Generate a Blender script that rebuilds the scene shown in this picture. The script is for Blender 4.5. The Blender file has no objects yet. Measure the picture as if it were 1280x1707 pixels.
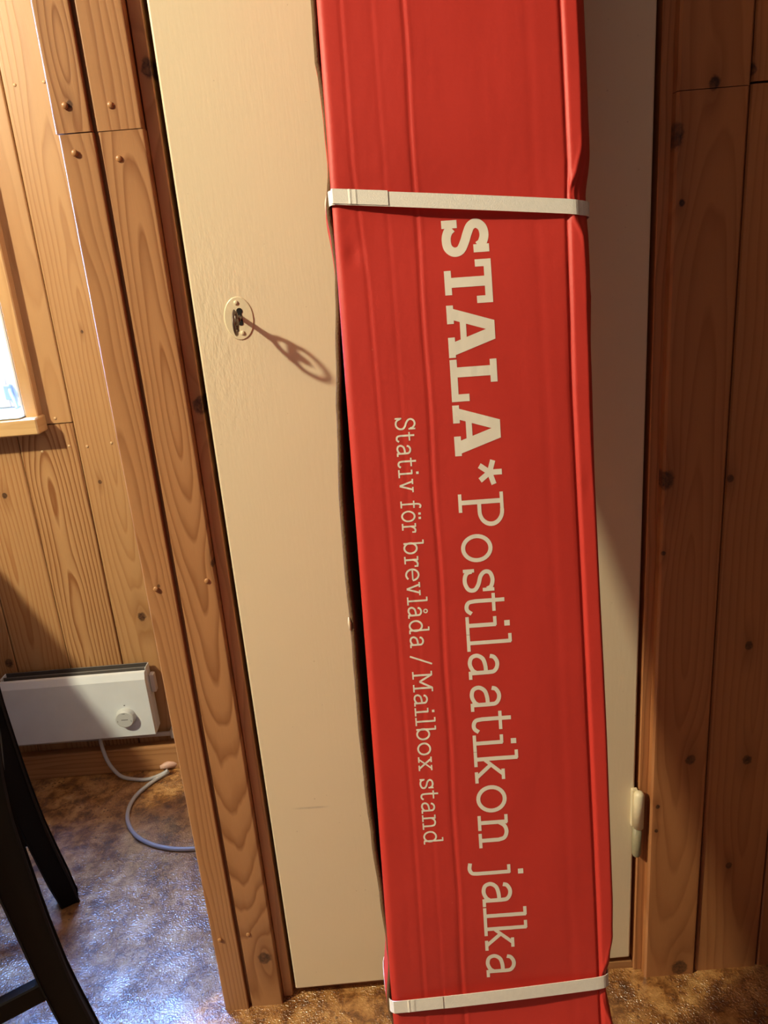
import bpy, bmesh, math, random
from mathutils import Vector, Matrix

# ------------------------------------------------------------------ camera, sky, lights, exposure
sc = bpy.context.scene
COL = sc.collection
DIST, EYE, FPX = 0.89, 1.06, 1282.0            # camera to closet door, eye height, focal length in px of 1280x1707
cam = bpy.data.cameras.new('camera'); cam_o = bpy.data.objects.new('camera', cam); COL.objects.link(cam_o)
sc.camera = cam_o
cam.sensor_fit = 'VERTICAL'; cam.sensor_height = 36.0; cam.lens = FPX / 1707.0 * 36.0
cam.clip_start = 0.01
_down = Vector((319.0, 3881.5, FPX)).normalized()      # where plumb lines meet: sets pitch and roll (x right, y down, z forward)
_up = -_down
_fw = Vector((0, 0, 1)); _fw = (_fw - _fw.dot(_up) * _up).normalized()
_rt = _fw.cross(_up)
if _rt.x < 0: _rt = -_rt
R = Matrix((_rt, _fw, _up))                             # camera frame -> world
cx_, cy_, cz_ = R @ Vector((1, 0, 0)), R @ Vector((0, -1, 0)), R @ Vector((0, 0, -1))
M4 = Matrix(((cx_.x, cy_.x, cz_.x, 0), (cx_.y, cy_.y, cz_.y, -DIST), (cx_.z, cy_.z, cz_.z, EYE), (0, 0, 0, 1)))
cam_o.matrix_world = M4

world = bpy.data.worlds.new('sky'); sc.world = world; world.use_nodes = True
wn = world.node_tree.nodes; bg = wn['Background']
bg.inputs[0].default_value = (0.22, 0.42, 1.0, 1); bg.inputs[1].default_value = 120.0

LAMP = Vector((-1.58, -0.825, 2.10))
def point(name, loc, power, col, rad):
    l = bpy.data.lights.new(name, 'POINT'); l.energy = power; l.color = col; l.shadow_soft_size = rad
    o = bpy.data.objects.new(name, l); o.location = loc; COL.objects.link(o); return o
point('ceiling_lamp_light', LAMP, 228.0, (1.0, 0.91, 0.635), 0.045)
_p = bpy.data.lights.new('window_portal', 'AREA'); _p.shape = 'RECTANGLE'; _p.size = 1.25; _p.size_y = 1.1
_p.cycles.is_portal = True
_po = bpy.data.objects.new('window_portal', _p); _po.location = (-1.30, 0.69, 1.37); _po.rotation_euler = (-math.pi / 2, 0, 0)
COL.objects.link(_po)
vs = sc.view_settings
vs.view_transform = 'Standard'; vs.look = 'None'; vs.gamma = 1.0; vs.exposure = 0.0; vs.use_curve_mapping = False

# ------------------------------------------------------------------ helpers
def tag(o, label=None, cat=None, group=None, kind=None):
    if label: o['label'] = label
    if cat: o['category'] = cat
    if group: o['group'] = group
    if kind: o['kind'] = kind
    return o

def link(name, me, mat=None, parent=None, mats=None, smooth=False):
    o = bpy.data.objects.new(name, me); COL.objects.link(o)
    for m in (mats or ([mat] if mat else [])): me.materials.append(m)
    if smooth:
        for p in me.polygons: p.use_smooth = True
    if parent: o.parent = parent
    return o

def obj(name, bm, mat=None, parent=None, mats=None, smooth=False):
    bmesh.ops.recalc_face_normals(bm, faces=bm.faces[:])
    me = bpy.data.meshes.new(name); bm.to_mesh(me); bm.free()
    return link(name, me, mat, parent, mats, smooth)

def empty(name, loc=(0, 0, 0), parent=None):
    o = bpy.data.objects.new(name, None); o.empty_display_size = 0.05; COL.objects.link(o); o.location = loc
    if parent: o.parent = parent
    return o

def add_box(bm, x0, x1, y0, y1, z0, z1, bevel=0.0, seg=1):
    r = bmesh.ops.create_cube(bm, size=1.0)
    vsx = r['verts']
    for v in vsx:
        v.co = Vector(((x0 + x1) / 2 + v.co.x * (x1 - x0), (y0 + y1) / 2 + v.co.y * (y1 - y0), (z0 + z1) / 2 + v.co.z * (z1 - z0)))
    if bevel > 0:
        es = list({e for v in vsx for e in v.link_edges})
        bmesh.ops.bevel(bm, geom=es, offset=bevel, segments=seg, profile=0.5, affect='EDGES')

def box(name, x0, x1, y0, y1, z0, z1, mat, parent=None, bevel=0.0, seg=1):
    bm = bmesh.new(); add_box(bm, x0, x1, y0, y1, z0, z1, bevel, seg); return obj(name, bm, mat, parent)

def loft(bm, rings, closed=True, caps=True, mi=0):
    vr = [[bm.verts.new(p) for p in r] for r in rings]
    n = len(vr[0])
    for a, b in zip(vr, vr[1:]):
        for i in range(n if closed else n - 1):
            j = (i + 1) % n
            f = bm.faces.new((a[i], a[j], b[j], b[i])); f.material_index = mi
    if caps and closed:
        bm.faces.new(vr[0][::-1]); bm.faces.new(vr[-1])
    return vr

def tube(bm, pts, rad, n=10):
    rings = []
    pts = [Vector(p) for p in pts]
    t0 = (pts[1] - pts[0]).normalized()
    ref = Vector((0, 0, 1)) if abs(t0.z) < 0.9 else Vector((1, 0, 0))
    nrm = t0.cross(ref).normalized()
    for i, p in enumerate(pts):
        t = (pts[min(i + 1, len(pts) - 1)] - pts[max(i - 1, 0)]).normalized()
        nrm = (nrm - nrm.dot(t) * t).normalized(); b = t.cross(nrm)
        r = rad[i] if isinstance(rad, (list, tuple)) else rad
        rings.append([p + (nrm * math.cos(2 * math.pi * k / n) + b * math.sin(2 * math.pi * k / n)) * r for k in range(n)])
    loft(bm, rings)

def catmull(P, k=8):
    P = [Vector(p) for p in P]; Q = [P[0] * 2 - P[1]] + P + [P[-1] * 2 - P[-2]]; out = []
    for i in range(1, len(Q) - 2):
        a, b, c, d = Q[i - 1:i + 3]
        for s in range(k):
            t = s / k
            out.append(0.5 * ((2 * b) + (c - a) * t + (2 * a - 5 * b + 4 * c - d) * t * t + (3 * b - a - 3 * c + d) * t ** 3))
    out.append(P[-1]); return out

def lerp_tab(tab, x):
    if x <= tab[0][0]: return tab[0][1]
    for (a, va), (b, vb) in zip(tab, tab[1:]):
        if x <= b:
            t = (x - a) / (b - a); return va + (vb - va) * t
    return tab[-1][1]

def smooth_tab(tab, x):
    if x <= tab[0][0]: return tab[0][1]
    for (a, va), (b, vb) in zip(tab, tab[1:]):
        if x <= b:
            t = (x - a) / (b - a); t = t * t * (3 - 2 * t); return va + (vb - va) * t
    return tab[-1][1]

# ------------------------------------------------------------------ materials
def new_mat(name):
    m = bpy.data.materials.new(name); m.use_nodes = True
    return m, m.node_tree.nodes, m.node_tree.links, m.node_tree.nodes['Principled BSDF']

class NB:                                       # tiny node builder
    def __init__(s, nt): s.nt = nt
    def sock(s, v, inp):
        if hasattr(v, 'is_output'): s.nt.links.new(v, inp)
        else: inp.default_value = v
    def m(s, op, a, b=None, c=None, clamp=False):
        n = s.nt.nodes.new('ShaderNodeMath'); n.operation = op; n.use_clamp = clamp
        s.sock(a, n.inputs[0])
        if b is not None: s.sock(b, n.inputs[1])
        if c is not None: s.sock(c, n.inputs[2])
        return n.outputs[0]
    def noise(s, vec, scale, detail=2.0, rough=0.5, dist=0.0):
        n = s.nt.nodes.new('ShaderNodeTexNoise'); s.sock(vec, n.inputs['Vector']); n.inputs['Scale'].default_value = scale
        n.inputs['Detail'].default_value = detail; n.inputs['Roughness'].default_value = rough; n.inputs['Distortion'].default_value = dist
        return n.outputs['Fac']
    def comb(s, x, y, z):
        n = s.nt.nodes.new('ShaderNodeCombineXYZ')
        for i, v in enumerate((x, y, z)): s.sock(v, n.inputs[i])
        return n.outputs[0]
    def ramp(s, fac, stops):
        n = s.nt.nodes.new('ShaderNodeValToRGB'); s.sock(fac, n.inputs[0]); e = n.color_ramp.elements
        while len(e) < len(stops): e.new(0.5)
        for el, (p, c) in zip(e, stops):
            el.position = p; el.color = (c, c, c, 1) if isinstance(c, (int, float)) else tuple(c) + (1,)
        return n.outputs[0]
    def mix(s, f, a, b, mode='MIX'):
        n = s.nt.nodes.new('ShaderNodeMix'); n.data_type = 'RGBA'; n.blend_type = mode
        s.sock(f, n.inputs[0])
        for v, i in ((a, 6), (b, 7)):
            if isinstance(v, tuple) and len(v) == 3: v = v + (1,)
            s.sock(v, n.inputs[i])
        return n.outputs[2]
    def bump(s, h, strength, dist=0.001):
        n = s.nt.nodes.new('ShaderNodeBump'); n.inputs['Strength'].default_value = strength; n.inputs['Distance'].default_value = dist
        s.sock(h, n.inputs['Height']); return n.outputs[0]

def plain(name, col, rough=0.5, metal=0.0, bumpy=0.0, bscale=80.0, spec=0.5):
    m, N, L, b = new_mat(name)
    nb = NB(m.node_tree)
    tc = N.new('ShaderNodeTexCoord').outputs['Object']
    v = nb.noise(tc, bscale * 0.3, 3)
    c = nb.mix(v, tuple(x * 0.93 for x in col), tuple(min(1, x * 1.05) for x in col))
    L.new(c, b.inputs['Base Color'])
    b.inputs['Roughness'].default_value = rough; b.inputs['Metallic'].default_value = metal
    b.inputs['Specular IOR Level'].default_value = spec
    if bumpy: L.new(nb.bump(nb.noise(tc, bscale, 3), bumpy, 0.001), b.inputs['Normal'])
    return m

def wood(seed, xc=0.0, slope=0.06, freq=150.0, light=(0.60, 0.33, 0.14), dark=(0.36, 0.15, 0.05), knots=(), ax='x', off=0.0, contrast=1.0, wig=0.05, kx=1.0, rough=0.42, kcol=(0.045, 0.018, 0.010)):
    """flat-sawn pine: annual rings seen as long arches; knots = (across, along, radius)"""
    m, N, L, b = new_mat('pine_%d' % seed)
    nb = NB(m.node_tree)
    tc = N.new('ShaderNodeTexCoord').outputs['Object']
    sp = N.new('ShaderNodeSeparateXYZ'); L.new(tc, sp.inputs[0])
    x = sp.outputs[{'x': 0, 'y': 1, 'z': 2}[ax]]
    z = sp.outputs[2] if ax != 'z' else sp.outputs[0]
    lowv = nb.comb(nb.m('MULTIPLY', x, 9.0), seed * 3.17, nb.m('MULTIPLY', z, 2.3))
    low = nb.m('SUBTRACT', nb.noise(lowv, 1.0, 2, 0.5), 0.5)
    med = nb.m('SUBTRACT', nb.noise(nb.comb(nb.m('MULTIPLY', x, 45.0), seed * 1.7, nb.m('MULTIPLY', z, 7.0)), 1.0, 2, 0.5), 0.5)
    dx = nb.m('MULTIPLY', nb.m('SUBTRACT', x, xc), kx)
    dz = nb.m('ADD', nb.m('ADD', nb.m('MULTIPLY', z, slope), off), nb.m('MULTIPLY', low, wig))
    r = nb.m('SQRT', nb.m('ADD', nb.m('MULTIPLY', dx, dx), nb.m('MULTIPLY', dz, dz)))
    r = nb.m('ADD', r, nb.m('MULTIPLY', med, 0.006))
    mask = None; halo = None; kn_n = nb.m('SUBTRACT', nb.noise(tc, 170.0, 2, 0.6), 0.5)
    for (ka, kz, kr) in knots:
        d = nb.m('SQRT', nb.m('ADD', nb.m('POWER', nb.m('SUBTRACT', x, ka), 2.0), nb.m('POWER', nb.m('MULTIPLY', nb.m('SUBTRACT', z, kz), 0.85), 2.0)))
        d = nb.m('ADD', d, nb.m('MULTIPLY', kn_n, kr * 0.9))
        d2 = nb.m('SQRT', nb.m('ADD', nb.m('POWER', nb.m('SUBTRACT', x, ka), 2.0), nb.m('POWER', nb.m('MULTIPLY', nb.m('SUBTRACT', z, kz), 0.30), 2.0)))
        push = nb.m('MULTIPLY', nb.m('POWER', 2.718, nb.m('MULTIPLY', nb.m('DIVIDE', d2, kr * 1.9), -1.0)), kr * 2.2)
        r = nb.m('ADD', r, push)
        k = nb.m('SUBTRACT', 1.0, nb.m('SMOOTH_MIN', 1.0, nb.m('DIVIDE', d, kr), 0.15), clamp=True)
        k = nb.m('MULTIPLY', k, 4.0, clamp=True)
        h = nb.m('MULTIPLY', nb.m('SUBTRACT', 1.0, nb.m('DIVIDE', d2, kr * 2.4), clamp=True), 0.55)
        mask = k if mask is None else nb.m('MAXIMUM', mask, k)
        halo = h if halo is None else nb.m('MAXIMUM', halo, h)
    ring = nb.m('FRACT', nb.m('MULTIPLY', r, freq))
    line = nb.ramp(ring, [(0.0, 0.0), (0.5, 0.22), (0.86, 1.0), (1.0, 0.0)])
    fib = nb.noise(nb.comb(nb.m('MULTIPLY', x, 900.0), seed * 1.0, nb.m('MULTIPLY', z, 22.0)), 1.0, 2, 0.6)
    tone = nb.noise(nb.comb(nb.m('MULTIPLY', x, 22.0), seed * 5.0, nb.m('MULTIPLY', z, 3.0)), 1.0, 3, 0.6)
    sel = nb.m('MULTIPLY', line, nb.m('MULTIPLY', contrast, nb.m('ADD', nb.m('MULTIPLY', tone, 1.0), 0.15)), clamp=True)
    c = nb.mix(sel, light, dark)
    c = nb.mix(nb.m('MULTIPLY', nb.m('SUBTRACT', fib, 0.35), 0.5, clamp=True), c, tuple(v * 0.72 for v in light))
    c = nb.mix(nb.m('MULTIPLY', nb.m('SUBTRACT', tone, 0.5), 1.1, clamp=True), c, tuple((a * 0.5 + d_ * 0.5) for a, d_ in zip(light, dark)))
    if mask is not None:
        c = nb.mix(halo, c, tuple(v * 0.75 for v in dark))
        c = nb.mix(nb.m('MULTIPLY', mask, nb.m('ADD', 0.78, nb.m('MULTIPLY', kn_n, 1.3)), clamp=True), c, kcol)
    L.new(c, b.inputs['Base Color'])
    b.inputs['Roughness'].default_value = rough
    L.new(nb.bump(nb.m('ADD', nb.m('MULTIPLY', fib, 0.5), nb.m('MULTIPLY', line, -0.5)), 0.25, 0.0006), b.inputs['Normal'])
    return m

# painted door: cream gloss paint, brushed, with small blisters
def door_paint():
    m, N, L, b = new_mat('cream_door_paint'); nb = NB(m.node_tree)
    tc = N.new('ShaderNodeTexCoord').outputs['Object']
    sp = N.new('ShaderNodeSeparateXYZ'); L.new(tc, sp.inputs[0]); x, z = sp.outputs[0], sp.outputs[2]
    br = nb.noise(nb.comb(nb.m('MULTIPLY', x, 260.0), 3.0, nb.m('MULTIPLY', z, 30.0)), 1.0, 3, 0.6)
    bl = nb.noise(nb.comb(nb.m('MULTIPLY', x, 120.0), 9.0, nb.m('MULTIPLY', z, 45.0)), 1.0, 3, 0.65)
    # rougher paint around the lock, left half
    dx = nb.m('MULTIPLY', nb.m('ADD', x, 0.175), 14.0); dz = nb.m('MULTIPLY', nb.m('SUBTRACT', z, 0.99), 7.0)
    near = nb.m('SUBTRACT', 1.0, nb.m('SQRT', nb.m('ADD', nb.m('MULTIPLY', dx, dx), nb.m('MULTIPLY', dz, dz))), clamp=True)
    spots = nb.m('GREATER_THAN', nb.noise(nb.comb(nb.m('MULTIPLY', x, 230.0), 1.0, nb.m('MULTIPLY', z, 230.0)), 1.0, 0), 0.855)
    # thin grey scuff low on the leaf
    sc_z = nb.m('SUBTRACT', 1.0, nb.m('DIVIDE', nb.m('ABSOLUTE', nb.m('SUBTRACT', z, nb.m('ADD', 0.3445, nb.m('MULTIPLY', nb.m('ADD', x, 0.135), -0.02)))), 0.0025), clamp=True)
    sc_x = nb.m('SUBTRACT', 1.0, nb.m('DIVIDE', nb.m('ABSOLUTE', nb.m('ADD', x, 0.135)), 0.028), clamp=True)
    scuff = nb.m('MULTIPLY', nb.m('MULTIPLY', sc_z, nb.m('MULTIPLY', sc_x, 1.6, clamp=True)), nb.m('MULTIPLY', bl, 0.75))
    c = nb.mix(nb.noise(tc, 5.0, 3), (0.77, 0.665, 0.47), (0.81, 0.70, 0.50))
    c = nb.mix(nb.m('MULTIPLY', spots, 0.35), c, (0.45, 0.34, 0.2))
    c = nb.mix(scuff, c, (0.25, 0.2, 0.15))
    L.new(c, b.inputs['Base Color']); b.inputs['Roughness'].default_value = 0.33
    hgt = nb.m('ADD', nb.m('MULTIPLY', br, 0.35), nb.m('MULTIPLY', bl, nb.m('ADD', 0.25, nb.m('MULTIPLY', near, 3.0))))
    L.new(nb.bump(hgt, 0.42, 0.0009), b.inputs['Normal'])
    return m

def floor_mat():
    m, N, L, b = new_mat('brown_mottled_vinyl'); nb = NB(m.node_tree)
    tc = N.new('ShaderNodeTexCoord').outputs['Object']
    big = nb.noise(tc, 26.0, 4, 0.62, 0.4)
    fine = nb.noise(tc, 75.0, 4, 0.7, 0.8)
    c = nb.ramp(nb.m('ADD', nb.m('MULTIPLY', big, 0.62), nb.m('MULTIPLY', fine, 0.38)),
                [(0.36, (0.07, 0.022, 0.006)), (0.45, (0.20, 0.08, 0.021)), (0.52, (0.37, 0.18, 0.055)), (0.64, (0.58, 0.34, 0.13))])
    vo = N.new('ShaderNodeTexVoronoi'); L.new(tc, vo.inputs['Vector']); vo.inputs['Scale'].default_value = 95.0
    fl = nb.m('MULTIPLY', nb.m('LESS_THAN', vo.outputs['Distance'], 0.24), nb.m('GREATER_THAN', nb.noise(tc, 18.0, 2), 0.56))
    c = nb.mix(nb.m('MULTIPLY', fl, 0.7), c, (0.075, 0.022, 0.008))
    L.new(c, b.inputs['Base Color'])
    b.inputs['Roughness'].default_value = 0.30; b.inputs['Specular IOR Level'].default_value = 1.0
    b.inputs['Coat Weight'].default_value = 1.0; b.inputs['Coat Roughness'].default_value = 0.22; b.inputs['Coat IOR'].default_value = 1.6
    sm = nb.noise(tc, 300.0, 1, 0.5, 0.3)
    pebble = nb.ramp(sm, [(0.45, 0.0), (0.62, 1.0)])
    patch = nb.ramp(nb.noise(tc, 14.0, 2), [(0.38, 0.15), (0.62, 1.0)])
    h = nb.m('ADD', nb.m('MULTIPLY', nb.m('MULTIPLY', pebble, patch), 1.05), nb.m('MULTIPLY', nb.noise(tc, 40.0, 2), 0.5))
    bn = nb.bump(h, 0.7, 0.0012); L.new(bn, b.inputs['Normal']); L.new(bn, b.inputs['Coat Normal'])
    return m

def red_card():
    m, N, L, b = new_mat('red_printed_cardboard'); nb = NB(m.node_tree)
    tc = N.new('ShaderNodeTexCoord').outputs['Object']
    sp = N.new('ShaderNodeSeparateXYZ'); L.new(tc, sp.inputs[0])
    n1 = nb.noise(tc, 14.0, 4, 0.6)
    c = nb.mix(n1, (0.51, 0.034, 0.024), (0.58, 0.041, 0.029))
    wear = nb.m('GREATER_THAN', nb.noise(tc, 150.0, 1), 0.845)
    c = nb.mix(nb.m('MULTIPLY', wear, 0.35), c, (0.75, 0.15, 0.10))
    L.new(c, b.inputs['Base Color']); b.inputs['Roughness'].default_value = 0.50; b.inputs['Specular IOR Level'].default_value = 0.35
    flute = nb.noise(nb.comb(nb.m('MULTIPLY', sp.outputs[0], 70.0), 0.0, nb.m('MULTIPLY', sp.outputs[2], 240.0)), 1.0, 1)
    dent = nb.noise(tc, 110.0, 3, 0.6)
    L.new(nb.bump(nb.m('ADD', nb.m('MULTIPLY', flute, 0.35), dent), 0.22, 0.0009), b.inputs['Normal'])
    return m

M_door = door_paint()
M_floor = floor_mat()
M_red = red_card()
M_kraft = plain('brown_kraft_cardboard', (0.20, 0.105, 0.045), 0.8, bumpy=0.4, bscale=300)
M_kraftedge = plain('brown_cardboard_edge', (0.15, 0.08, 0.034), 0.85, bumpy=0.8, bscale=500)
M_print = plain('off_white_print', (0.83, 0.78, 0.68), 0.5, bumpy=0.15, bscale=150)
M_strap = plain('white_plastic_strap', (0.86, 0.83, 0.76), 0.38, bumpy=0.25, bscale=900)
M_white = plain('white_enamel', (0.70, 0.76, 0.80), 0.38)
M_knob = plain('grey_white_plastic', (0.52, 0.55, 0.55), 0.45)
M_slot = plain('dark_grille', (0.02, 0.02, 0.02), 0.6)
M_mark = plain('grey_mark', (0.12, 0.12, 0.12), 0.6)
M_conduit = plain('pale_grey_conduit', (0.55, 0.50, 0.46), 0.5)
M_cord = plain('grey_cable_sheath', (0.42, 0.43, 0.45), 0.4)
M_plug = plain('pale_pink_plug', (0.62, 0.40, 0.32), 0.45)
M_black = plain('black_stained_wood', (0.005, 0.0035, 0.003), 0.6, bumpy=0.2, bscale=120, spec=0.2)
M_iron = plain('dark_iron_key', (0.16, 0.13, 0.11), 0.45, metal=0.7)
M_hole = plain('keyhole_dark', (0.004, 0.003, 0.003), 0.9)
M_cream = plain('cream_painted_metal', (0.74, 0.66, 0.46), 0.35, bumpy=0.3, bscale=200)
M_hinge = plain('yellowed_cream_hinge_paint', (0.80, 0.72, 0.50), 0.4, bumpy=0.4, bscale=250)
M_hinge2 = plain('worn_olive_hinge_paint', (0.30, 0.27, 0.17), 0.5, bumpy=0.5, bscale=250)
M_sash = plain('white_window_paint', (0.66, 0.64, 0.61), 0.4)
M_sill = plain('pale_blue_sill_paint', (0.62, 0.78, 0.86), 0.35)
M_latch = plain('blue_grey_metal_latch', (0.35, 0.45, 0.62), 0.4, metal=0.3)
M_darkin = plain('dark_void_board', (0.03, 0.014, 0.008), 0.9)
M_ceil = plain('ceiling_board', (0.24, 0.14, 0.07), 0.7)
M_room = plain('room_pine_wall', (0.07, 0.035, 0.018), 0.6)
gm, gN, gL, gb = new_mat('clear_window_glass')
_tr = gN.new('ShaderNodeBsdfTransparent'); _tr.inputs[0].default_value = (0.94, 0.97, 0.98, 1)
_gl = gN.new('ShaderNodeBsdfGlossy'); _gl.inputs['Roughness'].default_value = 0.02
_mx = gN.new('ShaderNodeMixShader'); _mx.inputs[0].default_value = 0.06
gL.new(_tr.outputs[0], _mx.inputs[1]); gL.new(_gl.outputs[0], _mx.inputs[2]); gL.new(_mx.outputs[0], gN['Material Output'].inputs[0])
M_glass = gm

# ------------------------------------------------------------------ the room
XL, XR, YB, YF, ZC = -4.2, 1.6, -4.0, 0.62, 2.38      # left wall, right wall, wall behind the camera, far wall, ceiling
CLX = -0.300                                            # left face of the closet
tag(box('floor', XL, XR, YB, YF + 0.12, -0.05, 0.0, M_floor), kind='structure')
tag(box('ceiling', XL, XR, YB, YF + 0.12, ZC, ZC + 0.05, M_ceil), kind='structure')
tag(box('wall_left', XL - 0.1, XL, YB, YF, 0, ZC, M_room), kind='structure')
tag(box('wall_right', XR, XR + 0.1, YB, YF, 0, ZC, M_room), kind='structure')
tag(box('wall_rear', XL, XR, YB - 0.1, YB, 0, ZC, M_room), kind='structure')

# ---- far wall with the window: backing sheet and tongued boards
WX0, WX1, WZ0, WZ1 = -1.95, -0.677, 0.822, 1.95        # window opening
bm = bmesh.new()
add_box(bm, WX1, XR, YF + 0.012, YF + 0.12, 0, ZC)
add_box(bm, XL, WX0, YF + 0.012, YF + 0.12, 0, ZC)
add_box(bm, WX0, WX1, YF + 0.012, YF + 0.12, 0, WZ0)
add_box(bm, WX0, WX1, YF + 0.012, YF + 0.12, WZ1, ZC)
wall_back = tag(obj('wall_back', bm, M_darkin), kind='structure')
YEL = (0.475, 0.268, 0.115); YELD = (0.31, 0.135, 0.045)
RED = (0.46, 0.235, 0.10); REDD = (0.25, 0.095, 0.030)
def plank(x0, x1, z0, z1, yf, mat, parent, th=0.014, gap=0.0016, bev=0.0022, name='plank'):
    bm = bmesh.new()
    # front face with chamfered long edges, built as an extruded outline
    a, b_ = x0 + gap / 2, x1 - gap / 2
    prof = [(a, yf + th), (a, yf + bev), (a + bev * 0.8, yf + 0.0002), (a + bev * 1.6, yf), (b_ - bev * 1.6, yf), (b_ - bev * 0.8, yf + 0.0002), (b_, yf + bev), (b_, yf + th)]
    loft(bm, [[Vector((px, py, z)) for px, py in prof] for z in (z0, z1)])
    return obj(name, bm, mat, parent)
xs = [-2.7, -2.58, -2.465, -2.35, -2.235, -2.12, -2.005, -1.89]
# boards right of and below the window; each with its own grain and knots
KN = {-0.597: ((-0.536, 0.372, 0.0095), (-0.567, 0.676, 0.004), (-0.544, 0.972, 0.003)),
      -0.712: ((-0.655, 1.60, 0.008),), -0.827: ((-0.763, 0.664, 0.006),), -0.942: ((-0.841, 0.288, 0.010),)}
random.seed(4)
edges = [-0.250 - 0.1155 * i + 0.0 for i in range(0, 23)]
edges = [-0.2515, -0.367, -0.482, -0.597, -0.712, -0.827, -0.942] + [-0.942 - 0.115 * i for i in range(1, 30)]
for i, (b1, a1) in enumerate(zip(edges, edges[1:])):
    a1 = max(a1, XL)
    if b1 <= XL + 0.01: break
    kn = KN.get(a1, ())
    strong = i in (3, 4)
    def pm(seed, **k):
        return wood(seed, xc=(a1 + b1) / 2 + random.uniform(-.02, .02), slope=random.choice((-1, 1)) * random.uniform(.035, .06), off=random.uniform(-.04, .0), light=YEL, dark=YELD, **k)
    if a1 >= WX1 - 0.04 and i < 3:                      # full-height boards right of the window
        plank(a1, b1, 0, ZC, YF, wood(10 + i, xc=(a1 + b1) / 2 + .004, slope=0.05, off=-0.045, freq=120, light=YEL, dark=YELD, knots=kn, wig=.045), wall_back)
    elif i == 3:                                        # board between window and the next, joint level with the sill
        plank(a1 + 0.035, b1, 0.802, ZC, YF, wood(20, xc=-0.62, slope=0.02, off=0.03, freq=90, light=YEL, dark=YELD, contrast=.6), wall_back)
        plank(a1, b1, 0, 0.800, YF - 0.001, wood(21, xc=-0.668, slope=0.055, off=-0.012, freq=125, light=YEL, dark=(0.24, 0.09, 0.028), contrast=1.7, wig=.07), wall_back)
    elif a1 < WX0 - 0.001:
        plank(a1, b1, 0, ZC, YF, pm(30 + i), wall_back)
    else:
        plank(a1, b1, 0, 0.800, YF, wood(30 + i, xc=(a1 + b1) / 2 - .01, slope=0.05, off=-0.03, freq=120, light=YEL, dark=(0.32, 0.125, 0.04), knots=kn, contrast=1.2), wall_back)
        plank(a1, b1, WZ1, ZC, YF, pm(60 + i), wall_back)

# baseboard under the heater
tag(box('baseboard_back', XL, CLX - 0.002, YF - 0.022, YF, 0, 0.062, wood(70, xc=0.03, slope=.01, off=.02, freq=100, light=RED, dark=REDD, ax='z'), bevel=0.003, seg=2), kind='structure')

# ---- the window
win = tag(empty('window_1', (0, 0, 0)), kind='structure')
wz0, wz1 = WZ0, WZ1
m_case = wood(80, xc=-0.664, slope=.03, off=.01, freq=110, light=(0.62, 0.38, 0.17), dark=(0.44, 0.22, 0.08), contrast=.8)
for (x0, x1, z0, z1) in ((-0.6765, -0.6515, wz0 - 0.006, WZ1 + 0.03), (WX0 - 0.03, WX0, wz0 - 0.006, WZ1 + 0.03)):
    box('window_casing', x0, x1, YF - 0.022, YF + 0.03, z0, z1, m_case, win, 0.002)
box('window_casing', WX0 - 0.03, -0.6515, YF - 0.022, YF + 0.03, WZ1, WZ1 + 0.035, m_case, win, 0.002)
box('apron_board', WX0 - 0.04, -0.6465, YF - 0.047, YF, 0.7905, 0.8225, wood(81, xc=.81, slope=.01, off=.02, freq=90, light=(0.64, 0.42, 0.19), dark=(0.46, 0.25, 0.09), ax='z', contrast=.6), win, 0.0025)
box('window_sill', WX0, WX1 + 0.001, YF - 0.044, YF + 0.118, 0.8228, 0.8280, M_sill, win, 0.003)
# white box lining and sashes
ly0, ly1 = YF + 0.030, YF + 0.118
box('window_lining', WX1 - 0.004, WX1 - 0.0005, YF - 0.02, ly1, wz0, wz1, M_sash, win)
box('window_lining', WX0, WX0 + 0.006, YF + 0.0, ly1, wz0, wz1, M_sash, win)
box('window_lining', WX0, WX1, YF + 0.0, ly1, wz1 - 0.012, wz1, M_sash, win)
def sash(x0, x1, y0):
    s = empty('sash', (0, 0, 0), win); w = 0.062
    box('stile', x0, x0 + w, y0, y0 + 0.035, 0.829, wz1 - .014, M_sash, s, 0.002)
    box('stile', x1 - w, x1, y0, y0 + 0.035, 0.829, wz1 - .014, M_sash, s, 0.002)
    box('rail', x0 + w, x1 - w, y0, y0 + 0.035, 0.829, 0.829 + 0.075, M_sash, s, 0.002)
    box('rail', x0 + w, x1 - w, y0, y0 + 0.035, wz1 - .014 - w, wz1 - .014, M_sash, s, 0.002)
    box('pane', x0 + w, x1 - w, y0 + 0.015, y0 + 0.019, 0.904, wz1 - .014 - w, M_glass, s)
sash(-1.310, WX1 - 0.006, YF + 0.078)
sash(WX0 + 0.006, -1.316, YF + 0.078)
bm = bmesh.new()
tube(bm, [(-0.738, YF + 0.072, 0.868), (-0.732, YF + 0.060, 0.862), (-0.722, YF + 0.046, 0.848), (-0.716, YF + 0.040, 0.832)], 0.0038, 8)
add_box(bm, -0.748, -0.734, YF + 0.066, YF + 0.0785, 0.846, 0.876, 0.002)
obj('window_latch', bm, M_latch, win)

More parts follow.
